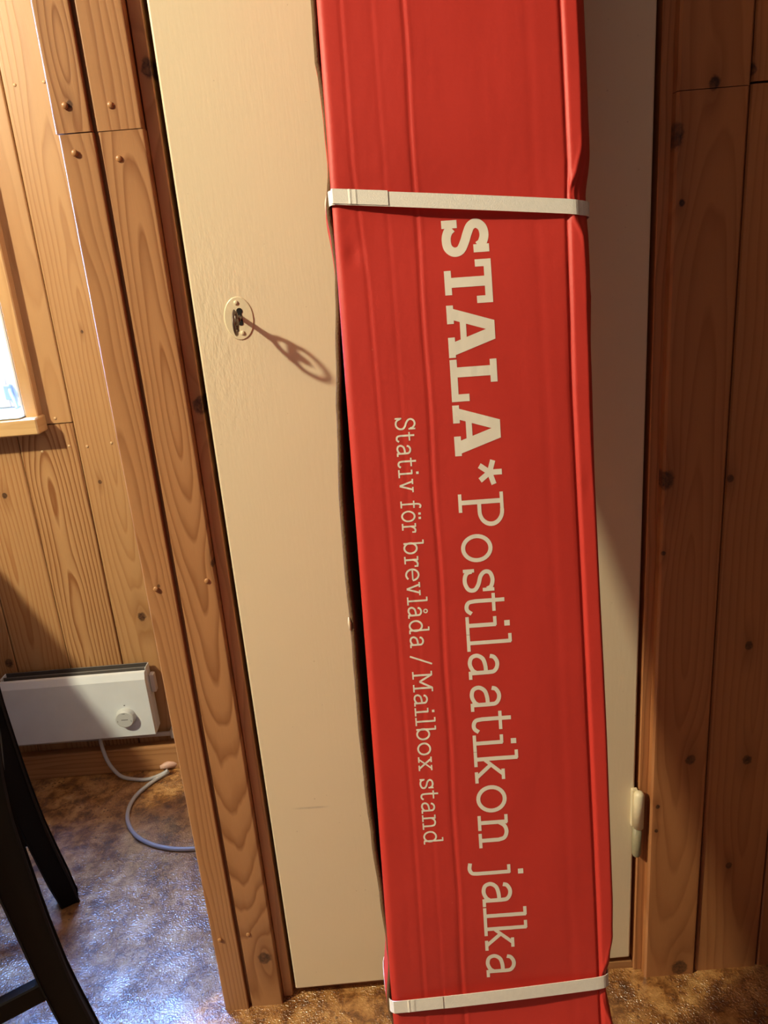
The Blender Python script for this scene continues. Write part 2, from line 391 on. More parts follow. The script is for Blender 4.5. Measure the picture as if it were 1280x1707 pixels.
# ---- closet: facade boards left and right of the door, side wall, door frame
bm = bmesh.new()
add_box(bm, CLX + 0.001, -0.203, 0.012, 0.05, 0, ZC)
add_box(bm, 0.323, XR, 0.012, 0.05, 0, ZC)
add_box(bm, -0.203, 0.323, 0.012, 0.05, 1.93, ZC)
wall_front = tag(obj('wall_front', bm, M_darkin), kind='structure')
bm = bmesh.new(); add_box(bm, CLX + 0.012, CLX + 0.05, 0.05, YF, 0, ZC)
wall_side = tag(obj('wall_side', bm, M_darkin), kind='structure')
for i in range(5):
    y0 = 0.012 + i * 0.1215; y1 = min(y0 + 0.1205, YF - 0.001)
    box('plank', CLX, CLX + 0.012, y0, y1, 0, ZC, wood(90 + i, xc=(y0 + y1) / 2, slope=.05, off=-.03, freq=120, light=RED, dark=REDD, ax='y'), wall_side, 0.0018)

trim = tag(empty('trim_1', (0, 0, 0)), kind='structure')     # casing boards round the closet door
ZJ = 1.2055
# board A (outer) and B (inner), each jointed at the same height
mA1 = wood(101, xc=-0.281, slope=0.13, off=-0.165, freq=170, light=RED, dark=REDD, contrast=1.4, wig=.02, knots=((-0.2835, 1.232, 0.0035),))
mA2 = wood(102, xc=-0.300, slope=0.030, off=0.0, freq=190, light=RED, dark=REDD, contrast=1.0, wig=.03, knots=((-0.2835, 0.7, 0.002),))
mB1 = wood(103, xc=-0.262, slope=0.012, off=0.01, freq=150, light=RED, dark=REDD, contrast=1.1, wig=.02)
mB2 = wood(104, xc=-0.232, slope=0.085, off=-0.080, freq=150, light=RED, dark=REDD, contrast=1.35, wig=.035, knots=((-0.230, 0.093, 0.0105), (-0.2130, 0.722, 0.0045)))
YA, YBd = -0.0135, -0.0100
def casing(x0, x1, yf, z0, z1, mat, th=0.024):
    return plank(x0, x1, z0, z1, yf, mat, trim, th=th, gap=0.0, bev=0.0013, name='casing_board')
casing(-0.3030, -0.2660, YA, ZJ + 0.0006, ZC, mA1, th=0.026)
casing(-0.3005, -0.2650, YA, 0.0, ZJ - 0.0006, mA2, th=0.026)
casing(-0.2622, -0.2151, YBd, ZJ + 0.0004, ZC, mB1)
casing(-0.2613, -0.2141, YBd, 0.0, ZJ - 0.0004, mB2)
# rebate strip between the two, set back
box('rebate_strip', -0.2665, -0.2590, -0.0050, 0.012, 0, ZC, wood(105, xc=0, slope=.01, light=RED, dark=REDD), trim)
mJ = wood(106, xc=-0.18, slope=.02, off=.03, freq=160, light=(0.60, 0.34, 0.15), dark=(0.40, 0.2, 0.07), knots=((-0.2020, 1.262, 0.009), (-0.2015, 0.915, 0.010)))
box('jamb_board', -0.2138, -0.1995, 0.0020, 0.050, 0, 1.93, mJ, trim, 0.001)
mR = wood(107, xc=0.40, slope=.02, off=.03, freq=160, light=(0.50, 0.22, 0.085), dark=REDD)
box('jamb_board', 0.3225, 0.3370, -0.0010, 0.050, 0, 1.93, mR, trim, 0.001)
box('head_board', -0.2130, 0.3370, -0.001, 0.05, 1.9305, 1.96, mR, trim, 0.001)
thr = box('threshold_board', -0.1990, 0.3220, 0.0060, 0.050, 0, 0.0125, wood(108, xc=0.02, slope=.01, off=.02, freq=90, light=RED, dark=REDD, ax='z'), trim, 0.001)
for v in thr.data.vertices:
    if v.co.y < 0.02: v.co.y = 0.016 - 0.013 * (v.co.x + 0.2) / 0.52
# right-hand boards
ZR = 1.1985
ORG = (0.46, 0.20, 0.075); ORGD = (0.30, 0.105, 0.034)
mC1 = wood(111, xc=0.365, slope=0.06, off=-0.07, freq=90, light=ORG, dark=ORGD, contrast=.7, knots=((0.352, 1.252, 0.0045),))
mC2 = wood(112, xc=0.372, slope=0.075, off=-0.045, freq=110, light=ORG, dark=ORGD, contrast=.9, wig=.03,
           knots=((0.373, 1.2035, 0.0065), (0.333, 1.157, 0.012), (0.344, 1.091, 0.004), (0.338, 0.783, 0.011), (0.339, 0.689, 0.0032), (0.386, 0.384, 0.0075), (0.387, 0.014, 0.013), (0.3445, 0.311, 0.0035), (0.3435, 0.27, 0.003)))
mC2 = mC2
plank(0.3355, 0.4105, ZR + 0.0004, ZC, -0.0150, mC2, trim, th=0.028, gap=0.0, bev=.003, name='casing_board')
plank(0.3350, 0.4100, 0.0, ZR - 0.0004, -0.0152, mC2, trim, th=0.028, gap=0.0, bev=.003, name='casing_board')
mD = wood(113, xc=0.47, slope=0.05, off=-0.03, freq=110, light=ORG, dark=ORGD, contrast=.8, knots=((0.412, 1.214, 0.006), (0.418, 0.777, 0.0045), (0.456, 0.549, 0.006), (0.466, 0.373, 0.007), (0.452, 0.195, 0.005)))
mE = wood(114, xc=0.55, slope=0.05, off=-0.05, freq=110, light=ORG, dark=ORGD, contrast=.8)
plank(0.4125, 0.5060, 1.2025, ZC, -0.0105, mD, wall_front, th=.022)
plank(0.4120, 0.5060, 0.0, 1.2000, -0.0112, mD, wall_front, th=.022)
for i in range(11):
    x0 = 0.5065 + i * 0.1065
    plank(x0, min(x0 + 0.106, XR), 0, ZC, -0.0105, mE if i == 0 else wood(115 + i, xc=x0 + .05, slope=.05, off=-.04, freq=110, light=ORG, dark=ORGD), wall_front, th=.022)
mtop = wood(130, xc=0.1, slope=.04, light=ORG, dark=ORGD)
for i in range(5):
    x0 = -0.2125 + i * 0.1096
    plank(x0, x0 + 0.1096, 1.961, ZC, -0.0105, mtop, wall_front, th=.022)

def nail(x, y, z, r, parent, mat, h=None):
    bm = bmesh.new(); bmesh.ops.create_uvsphere(bm, u_segments=14, v_segments=8, radius=r)
    for v in bm.verts: v.co = Vector((x + v.co.x, y + v.co.y * (h or 0.55), z + v.co.z))
    return obj('nail_head', bm, mat, parent, smooth=True)
M_nail = plain('wood_coloured_nail', (0.42, 0.21, 0.085), 0.35)
M_nailp = plain('brass_nail', (0.62, 0.42, 0.22), 0.3)
for (x, z) in ((-0.2880, 1.2310), (-0.2435, 1.2290), (-0.2870, 1.1870), (-0.2440, 1.1790), (-0.2870, 0.6965), (-0.2245, 0.7000), (-0.2890, 0.139), (-0.2480, 0.140)):
    nail(x, -0.0150 if x < -.27 else -0.0103, z, 0.0034, trim, M_nail)
for (x, z) in ((-0.576, 1.393), (-0.525, 1.394), (-0.629, 0.812), (-0.578, 0.751), (-0.529, 0.754), (-0.668, 0.748), (-0.613, 0.755)):
    nail(x, YF - 0.0005, z, 0.0028, wall_back, M_nailp)

# ------------------------------------------------------------------ the closet door
bm = bmesh.new(); add_box(bm, -0.1935, 0.3170, 0.0, 0.038, 0.0195, 1.925, 0.0022, 2)
door = tag(obj('door_1', bm, M_door), kind='structure')
for v in door.data.vertices:                            # the leaf hangs a little out of true
    if v.co.z < 0.1: v.co.z += -0.0035 + 0.0090 * (v.co.x + 0.1935) / 0.51
# painted-over oval escutcheon with a keyhole, two nails
esc = None
bm = bmesh.new()
ez, exx = 1.0085, -0.1440
N_ = 40
def oval(sx, sz, y): return [Vector((exx + sx * math.cos(2 * math.pi * k / N_), y, ez + sz * math.sin(2 * math.pi * k / N_))) for k in range(N_)]
loft(bm, [oval(.0170, .0242, 0.0006), oval(.0163, .0235, -0.0006), oval(.0156, .0228, -0.0010)])
esc = obj('escutcheon', bm, M_cream, door); esc['label'] = 'oval keyhole plate painted over cream'
bm = bmesh.new()
hole = [(0.0034 * math.cos(t), 0.0045 + 0.0034 * math.sin(t)) for t in [math.radians(a) for a in range(-55, 236, 15)]]
hole = [(x, z) for x, z in hole] + [(-0.0026, -0.0098), (-0.0013, -0.0112), (0.0015, -0.0112), (0.0027, -0.0098)]
loft(bm, [[Vector((exx + 0.0015 + x, y, ez + 0.0035 + z)) for x, z in hole] for y in (-0.00145, 0.0005)])
obj('keyhole', bm, M_hole, esc)
for dx, dz in ((-0.001, 0.0172), (0.0022, -0.0160)):
    bm = bmesh.new(); bmesh.ops.create_uvsphere(bm, u_segments=14, v_segments=8, radius=0.0026)
    for v in bm.verts: v.co = Vector((exx + dx + v.co.x, -0.0013 + v.co.y * .5, ez + dz + v.co.z))
    obj('nail_head', bm, M_cream, esc, smooth=True)
# hinge, lower right: two knuckles, the lower one worn
def knuckle(z0, z1, mat, parent, x=0.3200, yc=-0.0095, r=0.0072, top=False, bot=False):
    rings = []
    zs = []
    if bot: zs += [(z0, .35), (z0 + .002, .75)]
    zs += [(z0 + (.005 if bot else 0), 1.0), (z1 - (.005 if top else 0), 1.0)]
    if top: zs += [(z1 - .002, .8), (z1, .4)]
    for z, k in zs: rings.append([Vector((x + r * k * math.cos(2 * math.pi * a / 18), yc + r * k * math.sin(2 * math.pi * a / 18), z)) for a in range(18)])
    bm = bmesh.new(); loft(bm, rings); return bm
hinge = tag(empty('hinge', (0, 0, 0), door))
hinge['label'] = 'cream painted barrel hinge, low on the right edge of the door'
def hinge_at(zt):
    h = empty('hinge', (0, 0, 0), door)
    return h
obj('knuckle', knuckle(0.2745, 0.3340, M_hinge, hinge, top=True), M_hinge, hinge, smooth=True)
k2 = obj('knuckle', knuckle(0.2235, 0.2735, M_hinge2, hinge, x=0.3185, r=0.0064, bot=True), M_hinge2, hinge, smooth=True)
k2['label'] = 'lower knuckle with worn olive grey paint'
box('leaf_plate', 0.3115, 0.3200, -0.0052, 0.0008, 0.2720, 0.3340, M_cream, hinge, 0.001)
hinge2 = empty('hinge', (0, 0, 0), door)
obj('knuckle', knuckle(1.6045, 1.6640, M_hinge, hinge2, top=True), M_hinge, hinge2, smooth=True)
obj('knuckle', knuckle(1.5535, 1.6035, M_hinge, hinge2, x=0.3190, r=0.0064, bot=True), M_hinge, hinge2, smooth=True)
box('leaf_plate', 0.3115, 0.3200, -0.0052, 0.0008, 1.6020, 1.6640, M_cream, hinge2, 0.001)

# ------------------------------------------------------------------ the key in the lock
KX, KZ = -0.1430, 1.0085
key = tag(empty('key', (KX, 0.0, KZ)), 'old dark lever key with a pierced oval bow, sticking out of the keyhole', 'key')
def kobj(name, bm): 
    o = obj(name, bm, M_iron, key, smooth=True); o.matrix_parent_inverse = Matrix.Translation((-KX, 0, -KZ)); return o
def kp(l, h):
    l *= 0.92
    return Vector((KX + 0.0005, -l, KZ + 0.0015 - l * 0.10 + h))
bm = bmesh.new(); tube(bm, [kp(-0.004, 0), kp(0.006, 0), kp(0.014, 0), kp(0.0185, 0), kp(0.022, 0)], [0.0026, 0.0026, 0.0027, 0.0034, 0.0030], 12)
kobj('shank', bm)
bm = bmesh.new()
ring = [kp(0.0375 - 0.0165 * math.cos(t), 0.0120 * math.sin(t) * (0.86 + 0.14 * math.cos(t + 3.14) if math.cos(t) > 0 else 1.0)) for t in [2 * math.pi * k / 40 for k in range(41)]]
tube(bm, ring[:-1] + [ring[0]], 0.0024, 8)
tube(bm, [kp(0.0325, -0.0105), kp(0.0325, 0), kp(0.0325, 0.0105)], 0.0034, 8)      # cross bar and the tongue inside the bow
tube(bm, [kp(0.0330, 0), kp(0.0380, 0), kp(0.0425, 0), kp(0.0445, 0)], [0.0046, 0.0040, 0.0028, 0.0012], 10)
for v in bm.verts: v.co.x = KX + 0.0005 + (v.co.x - KX - 0.0005) * 0.6
kobj('bow', bm)

# ------------------------------------------------------------------ the tall red box leaning on the door
A_ = Vector((-0.0109, -0.215, -1.0)).normalized()
U_ = (Vector((1, 0, 0)) - A_ * A_.x).normalized()
NV = A_.cross(U_)
if NV.y > 0: NV = -NV
O_ = Vector((-0.0195, -0.12, 1.2753))
def bp(u, s, h=0.0): return O_ + U_ * u + A_ * s + NV * h
S0, S1, TH = -0.285, 1.288, 0.063
SU, SL = 0.176, 0.9365                                 # the two straps
crease_u = [(-.3, .2095), (.014, .2087), (.15, .2091), (.20, .2068), (.27, .2055), (.35, .2040), (.5, .2048), (.78, .2056), (1.3, .2050)]
edge_u = [(-.3, .2235), (0, .2232), (.08, .2235), (.135, .2226), (.155, .2200), (.175, .2145), (.195, .2165), (.215, .2210), (.24, .2215), (.30, .2205), (.38, .2195), (.5, .2205), (.66, .2216), (.84, .2208), (.88, .2195), (.905, .2160), (.930, .2105), (.950, .2115), (.98, .2160), (1.05, .2200), (1.3, .2200)]
side_u = [(-.3, .246), (-.06, .242), (0, .2305), (.08, .2305), (.14, .2305), (.18, .2262), (.24, .2258), (.32, .2225), (.45, .2210), (.66, .2220), (.85, .2205), (.90, .2150), (.935, .2110), (.97, .2150), (1.05, .2200), (1.3, .2200)]  # right side; bulge at the unseen top is added to widen the box's shadow
def gau(x, w): return math.exp(-(x / w) ** 2)
from mathutils import noise as mn
def h_front(u, s):
    """height of the printed face: scored grooves, sag, pinching at the straps"""
    h = 0.0
    for um, d, w in ((0.0715 - 0.003 * max(0, min(1, (s - .55) / .4)) + .0006 * math.sin(s * 40), .0008, .0017), (lerp_tab([(-.3, .0172), (.14, .0175), (.24, .024), (.5, .028), (.77, .0306), (1.3, .029)], s), .00042, .0016),
                     (lerp_tab([(-.3, .041), (.2, .046), (.8, .049), (1.3, .047)], s), .0002, .0018), (.1785, .00025, .003)):
        h -= d * gau(u - um, w); h += d * 0.35 * gau(u - um - 1.9 * w, w)
    uc = lerp_tab(crease_u, s)
    ue = smooth_tab(edge_u, s)
    h -= 0.0016 * gau(u - uc + .0008, .0016)
    # the strip right of the crease stands proud and slopes away to the edge
    if u > uc: h += 0.0014 * (1 - math.exp(-((u - uc) / .0017) ** 2)) + 0.0007 * max(0, (u - uc - .003) / .012)
    # face bows in a little near the straps, and bulges between them
    for sm, dep in ((SU + 0.008, .0048), (SL + .006, .0042)):
        h -= dep * gau(s - sm, .045) * max(0.0, math.sin(math.pi * min(1, max(0, (u + .002) / .226)))) ** 0.8
    h += 0.0012 * math.sin(math.pi * max(0, min(1, u / .22))) * math.sin(math.pi * max(0, min(1, (s - SU) / (SL - SU))))
    # left and right edges roll over
    if u < .004: h -= .0030 * ((.004 - u) / .0065) ** 2
    e2 = ue - .002
    if u > e2: h -= .0016 * ((u - e2) / .002) ** 2
    for sm in (SU, SL):                                # folds of the strip running into the straps
        t = abs(s - sm)
        if t < .055 and u > uc:
            k = 1 - t / .055
            ur = ue - .0075 * k
            h += .0016 * k * gau(u - ur, .0016) - .0016 * k * max(0, min(1, (u - ur) / .004))
    h += 0.0004 * (mn.noise(Vector((u * 30, s * 12, 0.3)))) + .00012 * mn.noise(Vector((u * 130, s * 60, 2.0)))
    # small dents
    for du, ds, dr, dd in ((.013, .215, .006, .0012), (.214, .437, .005, .0010), (.14, .14, .02, .0004)):
        h -= dd * math.exp(-(((u - du) / dr) ** 2 + ((s - ds) / (dr * 1.6)) ** 2))
    return h

g_tab = [(-.3, .002), (-.1, .006), (0, .0062), (.05, .0068), (.10, .0045), (.14, .0026), (.19, .0024), (.22, .0040), (.25, .0060), (.30, .0095), (.36, .0135), (.44, .0170), (.50, .0170), (.56, .0155), (.65, .0155), (.71, .0140), (.77, .0112), (.83, .0072), (.88, .0040), (.905, .0022), (.96, .0020), (1.05, .006), (1.2, .006), (1.288, .002)]
sleeve = tag(empty('cardboard_box', tuple(bp(0.11, 1.288, -TH))), 'tall narrow red cardboard box leaning on the closet door, printed with white lettering', 'box')
SINV = Matrix.Translation(-Vector(bp(0.11, 1.288, -TH)))
def sobj(name, bm, mat=None, mats=None, smooth=True, parent=None):
    o = obj(name, bm, mat, parent or sleeve, mats=mats, smooth=smooth)
    if parent is None: o.matrix_parent_inverse = SINV
    return o
# front panel: one grid over the face, rolled over on the left, running round the right side
us_ = [-.0026, -.0022, -.0012, .0002, .0018, .0035]
x_ = .0055
while x_ < .2000: us_.append(x_); x_ += .0016 if (x_ < .052 or .066 < x_ < .078) else .0032
n_strip = 16
s_list = []
s_ = S0
while s_ < S1:
    s_list.append(s_); near = min(abs(s_ - SU), abs(s_ - SL)); s_ += .0035 if near < .07 else .009
s_list.append(S1)
bm = bmesh.new(); rows = []
uv_ = bm.loops.layers.uv.new('uv')
T2 = 0.0028
for s in s_list:
    uc = lerp_tab(crease_u, s); ue = smooth_tab(edge_u, s); us2 = smooth_tab(side_u, s)
    r = []
    # folded left lip turned back into the box
    r.append(bp(-.0016, s, -.0085 + h_front(-.0026, s) * 0)); r.append(bp(-.0026, s, -.0050))
    for u in us_: r.append(bp(u, s, h_front(u, s)))
    for k in range(n_strip + 1):
        u = .2010 + (ue - .2010) * k / n_strip
        r.append(bp(u, s, h_front(u, s)))
    he = h_front(ue, s)
    # rounded corner then the side panel back to the door side
    dsd = us2 - ue
    for t in (.15, .4, .7, 1.0):
        r.append(bp(ue + dsd * math.sin(t * math.pi / 2) + .0006 * t, s, he - .0025 * t - (.010 if dsd > .004 else .004) * t * t))
    r.append(bp(us2 + .0006, s, -.035)); r.append(bp(us2 - .001, s, -TH + .001))
    rows.append(r)
front = rows
vr = loft(bm, rows, closed=False, caps=False)
bmesh.ops.recalc_face_normals(bm, faces=bm.faces[:])
sleeve_front = sobj('front_panel', bm, mats=[M_red, M_kraft])
sol = sleeve_front.modifiers.new('board', 'SOLIDIFY'); sol.thickness = 0.0016; sol.offset = -1; sol.material_offset = 1; sol.material_offset_rim = 1
# back panel and left side flap: red outside, brown inside, a ragged cut edge
rnd = random.Random(7)
rowsB = []; 
for i, s in enumerate(s_list):
    g = smooth_tab(g_tab, s) + .0004 * mn.noise(Vector((s * 60, 1, 1)))
    hh = -.0075 + .0007 * mn.noise(Vector((s * 45, 3, 2)))
    if -0.2 < s < 0.055: hh += .0008; g += .0016       # a torn, doubled piece of edge near the top
    us2 = smooth_tab(side_u, s)
    kk = max(gau(s - SU, .030), gau(s - SL, .030)); base = -.0035 - .0055 * kk; hh += .0045 * kk
    r = [bp(us2 - .002, s, -TH)]
    for k in range(1, 6): r.append(bp(us2 + (base - us2) * k / 5, s, -TH))
    for k in range(1, 7):
        t = k / 6
        r.append(bp(base - (g - .0035) * t - .0015 * math.sin(math.pi * t), s, -TH + (hh + TH) * t))
    rowsB.append(r)
bm = bmesh.new(); loft(bm, rowsB, closed=False, caps=False)
# normals must point outwards (away from the box axis)
bmesh.ops.recalc_face_normals(bm, faces=bm.faces[:])
bm.normal_update()
ax_c = bp(.11, .5, -TH / 2)
f0 = min(bm.faces, key=lambda f: (f.calc_center_median() - bp(.1, .5, -TH)).length)
if f0.normal.dot(NV) > 0: bmesh.ops.reverse_faces(bm, faces=bm.faces[:])
me = bpy.data.meshes.new('side_flap'); bm.to_mesh(me); bm.free()
flap = link('back_panel', me, None, sleeve, mats=[M_red, M_kraft, M_kraftedge], smooth=True); flap.matrix_parent_inverse = SINV
sol = flap.modifiers.new('board', 'SOLIDIFY'); sol.thickness = 0.0042; sol.offset = -1; sol.material_offset = 1; sol.material_offset_rim = 2
flap['label'] = 'back and left flap, brown inside, standing slightly open'
# ends
for s, nm in ((S0 + .001, 'end_flap'), (S1 - .001, 'end_flap')):
    bm = bmesh.new()
    q = [bp(-.002, s, -.004), bp(.215, s, -.004), bp(.217, s, -TH + .002), bp(-.003, s, -TH + .002)]
    loft(bm, [q, [v + A_ * (.003 if s < 0 else -.003) for v in q]])
    sobj(nm, bm, M_red, smooth=False)

# pale scrape on the open edge of the flap
bm = bmesh.new(); g = smooth_tab(g_tab, .552)
for ds in (0,):
    tube(bm, [bp(-g - .0006, .5460, -.0078), bp(-g - .0002, .5520, -.0064), bp(-g + .0002, .5590, -.0072)], [.0007, .0016, .0007], 8)
sc_ = sobj('torn_paper', bm, plain('torn_pale_paper', (0.75, 0.58, 0.36), .8)); sc_['label'] = 'pale torn scrap on the brown edge'

# straps: thin band round the box
def strap(sl, sr, label, sag, overlap_u, flip=1):
    W = .0064
    def path(lo, hi, lift):
        P = []
        ue = smooth_tab(edge_u, sr); sd = smooth_tab(side_u, sr)
        def sc2(u): return sl + (sr - sl) * max(0, min(1, (u) / .215))
        g = max(smooth_tab(g_tab, sl), .0035)
        P.append((.0, sl, -TH - .0012)); P.append((-.0095, sl, -TH - .0006)); P.append((-.0098, sl, -TH * .6)); P.append((-.0075, sl, -.018)); P.append((-.0055, sl, -.0070))
        P.append((-.0038, sl, -.0012)); P.append((.0005, sl, .0012 + lift))
        k = 26
        for i in range(1, k):
            u = .0005 + (ue - .004) * i / k
            P.append((u, sc2(u), .0018 + lift + sag * math.sin(math.pi * i / k)))
        P.append((ue - .0025, sr, .0014)); P.append((ue + .0015, sr + .0002, -.0010)); P.append((ue + .0060 if sd - ue > .006 else ue + .0032, sr + .0003, -.0032)); P.append((sd + .0016 if sd - ue > .004 else ue + .0040, sr + .0004, -.0090)); P.append((sd + .0020, sr, -.02)); P.append((sd + .0012, sr, -TH)); P.append((sd - .004, sr, -TH - .0012))
        return P
    P = path(0, 1, 0)
    P3 = catmull([Vector(p) for p in P], 3)
    back = [Vector((smooth_tab(side_u, sr) - .02 - (smooth_tab(side_u, sr) - .03) * k / 8, sr + (sl - sr) * k / 8, -TH - .0014)) for k in range(9)]
    P3 = P3 + back
    bm = bmesh.new()
    th = .0006
    rr = []
    for p in P3:
        out = Vector((0, 0, 1))
        rr.append((p, out))
    # thickness along the path normal in the (u,h) plane
    rings = []
    for i, (p, _) in enumerate(rr):
        a = rr[max(0, i - 1)][0]; b_ = rr[min(len(rr) - 1, i + 1)][0]
        tx, tz = b_.x - a.x, b_.z - a.z; L_ = math.hypot(tx, tz) or 1; nx, nz = -tz / L_, tx / L_
        rings.append([bp(p.x, p.y - W, p.z), bp(p.x, p.y + W, p.z), bp(p.x + nx * th, p.y + W, p.z + nz * th), bp(p.x + nx * th, p.y - W, p.z + nz * th)])
    loft(bm, rings, closed=True, caps=True)
    o = root = sobj('packing_strap', bm, M_strap, smooth=False); o['label'] = label
    # second layer: the loose end lying on top from the left corner to overlap_u
    rings = []
    n = 30
    for i in range(n + 1):
        u = -.0026 + (overlap_u + .0026) * i / n
        hh = .0026 + sag * math.sin(math.pi * max(0, u) / .215) + (-.0016 if i == 0 else 0)
        for uk in (.0145, .0185, .0530 if overlap_u > .053 else .9):
            hh += .0006 * gau(u - uk, .0011)
        s = sl + (sr - sl) * u / .215 - .0007
        rings.append([bp(u, s - W, hh), bp(u, s + W - .0002, hh), bp(u, s + W - .0002, hh + .0005), bp(u, s - W, hh + .0005)])
    bm = bmesh.new(); loft(bm, rings)
    o = obj('loose_end', bm, M_strap, root)
    return root
strap(.1652, .1880, 'upper white plastic strap, above the bold lettering', .0012, .0475)
strap(.9405, .9295, 'lower white plastic strap, just above the floor', .0014, .0480)

# ------------------------------------------------------------------ lettering: slab-serif glyphs as flat printed strokes on the face
class Glyphs:
    def __init__(s, cap, w, hz): s.w, s.hz = w, hz
def E_(cx, cy, rx, ry, a0, a1, n=18):
    return [(cx + rx * math.cos(math.radians(a0 + (a1 - a0) * i / n)), cy + ry * math.sin(math.radians(a0 + (a1 - a0) * i / n))) for i in range(n + 1)]
def sm(pts, k=6):
    return [(v.x, v.y) for v in catmull([Vector((x, y, 0)) for x, y in pts], k)]
V, H_ = .091, .076                                     # thin weight: uprights, serifs (in cap heights)
XH = .70
def serif(x0, x1, y, w=None): return ([(x0, y), (x1, y)], w or H_)
def dotg(x, y, r=.062): return ([(x - r, y), (x + r, y)], r * 2)
a_shape = lambda dx=0: [(sm([(.10 + dx, .50), (.13 + dx, .59), (.24 + dx, .655), (.36 + dx, .645), (.45 + dx, .57), (.465 + dx, .44)]), V), ([(.465 + dx, .46), (.465 + dx, .04)], V),
                        (sm([(.465 + dx, .395), (.30 + dx, .385), (.15 + dx, .335), (.075 + dx, .21), (.12 + dx, .08), (.26 + dx, .04), (.40 + dx, .095), (.465 + dx, .18)]), V), serif(.425 + dx, .61 + dx, .04)]
THIN = {
 'P': (.66, [([(.17, .02), (.17, .98)], V), serif(.0, .36, .04), serif(0, .34, .96), ([(.33, .96)] + E_(.36, .71, .255, .25, 90, -90) + [(.17, .46)], V * .95)]),
 'o': (.64, [(E_(.32, .35, .27, .305, 0, 360, 32), V)]),
 's': (.56, [(sm([(.47, .53), (.42, .62), (.27, .66), (.12, .61), (.09, .50), (.18, .40), (.36, .34), (.48, .25), (.47, .12), (.34, .045), (.20, .045), (.10, .10), (.07, .20)]), V), ([(.485, .43), (.485, .69)], H_), ([(.055, .01), (.055, .26)], H_)]),
 't': (.50, [([(.165, .90), (.165, .22)], V), (sm([(.165, .24), (.19, .10), (.28, .045), (.38, .06), (.455, .15)]), V), serif(0, .42, .655)]),
 'i': (.40, [([(.20, .02), (.20, .68)], V), serif(0, .40, .04), serif(.02, .22, .66), dotg(.19, .93)]),
 'l': (.38, [([(.20, .02), (.20, 1.0)], V), serif(0, .40, .04), serif(.02, .22, .98)]),
 'a': (.62, a_shape()),
 'k': (.72, [([(.17, .02), (.17, 1.0)], V), serif(0, .34, .04), serif(.0, .19, .98), ([(.19, .25), (.53, .64)], V * .9), ([(.30, .39), (.58, .05)], V * .95), serif(.42, .66, .655), serif(.46, .72, .04)]),
 'n': (.76, [([(.17, .02), (.17, .68)], V), serif(0, .35, .04), serif(.0, .19, .66), (sm([(.17, .48), (.26, .61), (.40, .655), (.54, .60), (.585, .46)]), V), ([(.585, .48), (.585, .02)], V), serif(.42, .76, .04)]),
 'j': (.34, [([(.24, .68), (.24, -.10)], V), (sm([(.24, -.08), (.22, -.20), (.12, -.255), (-.03, -.235)]), V), serif(.06, .27, .66), dotg(.25, .93)]),
 'f': (.46, [([(.18, .02), (.18, .80)], V), (sm([(.18, .78), (.21, .92), (.30, .975), (.42, .93)]), V), serif(0, .38, .04), serif(0, .40, .655)]),
 'ö': (.64, [(E_(.32, .35, .27, .305, 0, 360, 32), V), dotg(.20, .90), dotg(.44, .90)]),
 'r': (.52, [([(.17, .02), (.17, .68)], V), serif(0, .37, .04), serif(0, .19, .66), (sm([(.17, .45), (.25, .59), (.36, .65), (.49, .635)]), V), ([(.485, .49), (.485, .67)], H_)]),
 'b': (.70, [([(.14, .02), (.14, 1.0)], V), serif(-.02, .16, .98), (E_(.37, .35, .25, .305, 0, 360, 32), V)]),
 'e': (.62, [(E_(.32, .35, .27, .305, 0, 318, 30), V), ([(.07, .36), (.57, .36)], H_)]),
 'v': (.66, [([(.13, .65), (.33, .03)], V), ([(.53, .65), (.33, .03)], V), serif(0, .26, .66), serif(.40, .66, .66)]),
 'å': (.62, a_shape() + [(E_(.28, .88, .085, .085, 0, 360, 20), .06)]),
 'd': (.72, [([(.53, .02), (.53, 1.0)], V), serif(.37, .55, .98), serif(.53, .70, .04), (E_(.31, .35, .25, .305, 0, 360, 32), V)]),
 '/': (.45, [([(.03, -.05), (.42, 1.03)], V * .85)]),
 'M': (.98, [([(.18, .02), (.18, .98)], V), ([(.80, .02), (.80, .98)], V), ([(.18, .96), (.49, .34)], V), ([(.80, .96), (.49, .34)], V), serif(0, .36, .04), serif(.62, .98, .04), serif(0, .20, .96), serif(.78, .98, .96)]),
 'x': (.68, [([(.12, .64), (.56, .05)], V), ([(.56, .64), (.12, .05)], V * .8), serif(0, .27, .66), serif(.41, .67, .66), serif(0, .27, .04), serif(.41, .68, .04)]),
}
BV, BH = .205, .150                                    # heavy weight
BOLD = {
 'S': (.80, [(sm([(.60, .76), (.53, .845), (.38, .895), (.22, .86), (.135, .74), (.18, .62), (.32, .545), (.50, .475), (.66, .38), (.695, .24), (.60, .12), (.42, .095), (.28, .14), (.20, .22)], 5), BV * .93), ([(.645, .655), (.645, .985)], .165), ([(.125, .01), (.125, .335)], .165)]),
 'T': (.90, [([(0, .92), (.90, .92)], .155), ([(.075, .98), (.075, .66)], .15), ([(.825, .98), (.825, .66)], .15), ([(.45, .92), (.45, .04)], BV), ([(.20, .07), (.70, .07)], .145)]),
 'A': (1.08, [([(.475, 1.0), (.145, .0)], ('x', .235)), ([(.605, 1.0), (.935, .0)], ('x', .275)), ([(.30, .33), (.80, .33)], .13), ([(0, .07), (.38, .07)], .145), ([(.66, .07), (1.08, .07)], .145)]),
 'L': (.86, [([(.26, .95), (.26, .06)], BV), ([(.03, .925), (.50, .925)], .145), ([(0, .075), (.86, .075)], .15), ([(.785, .02), (.785, .38)], .15)]),
 '*': (.50, [([(.25, .73), (.25 + .26 * math.cos(math.radians(a)), .73 + .27 * math.sin(math.radians(a)))], .115) for a in (90, 18, 162, -54, 234)]),
}
UB = .0932                                             # baseline of the big line, in metres from the left edge of the face
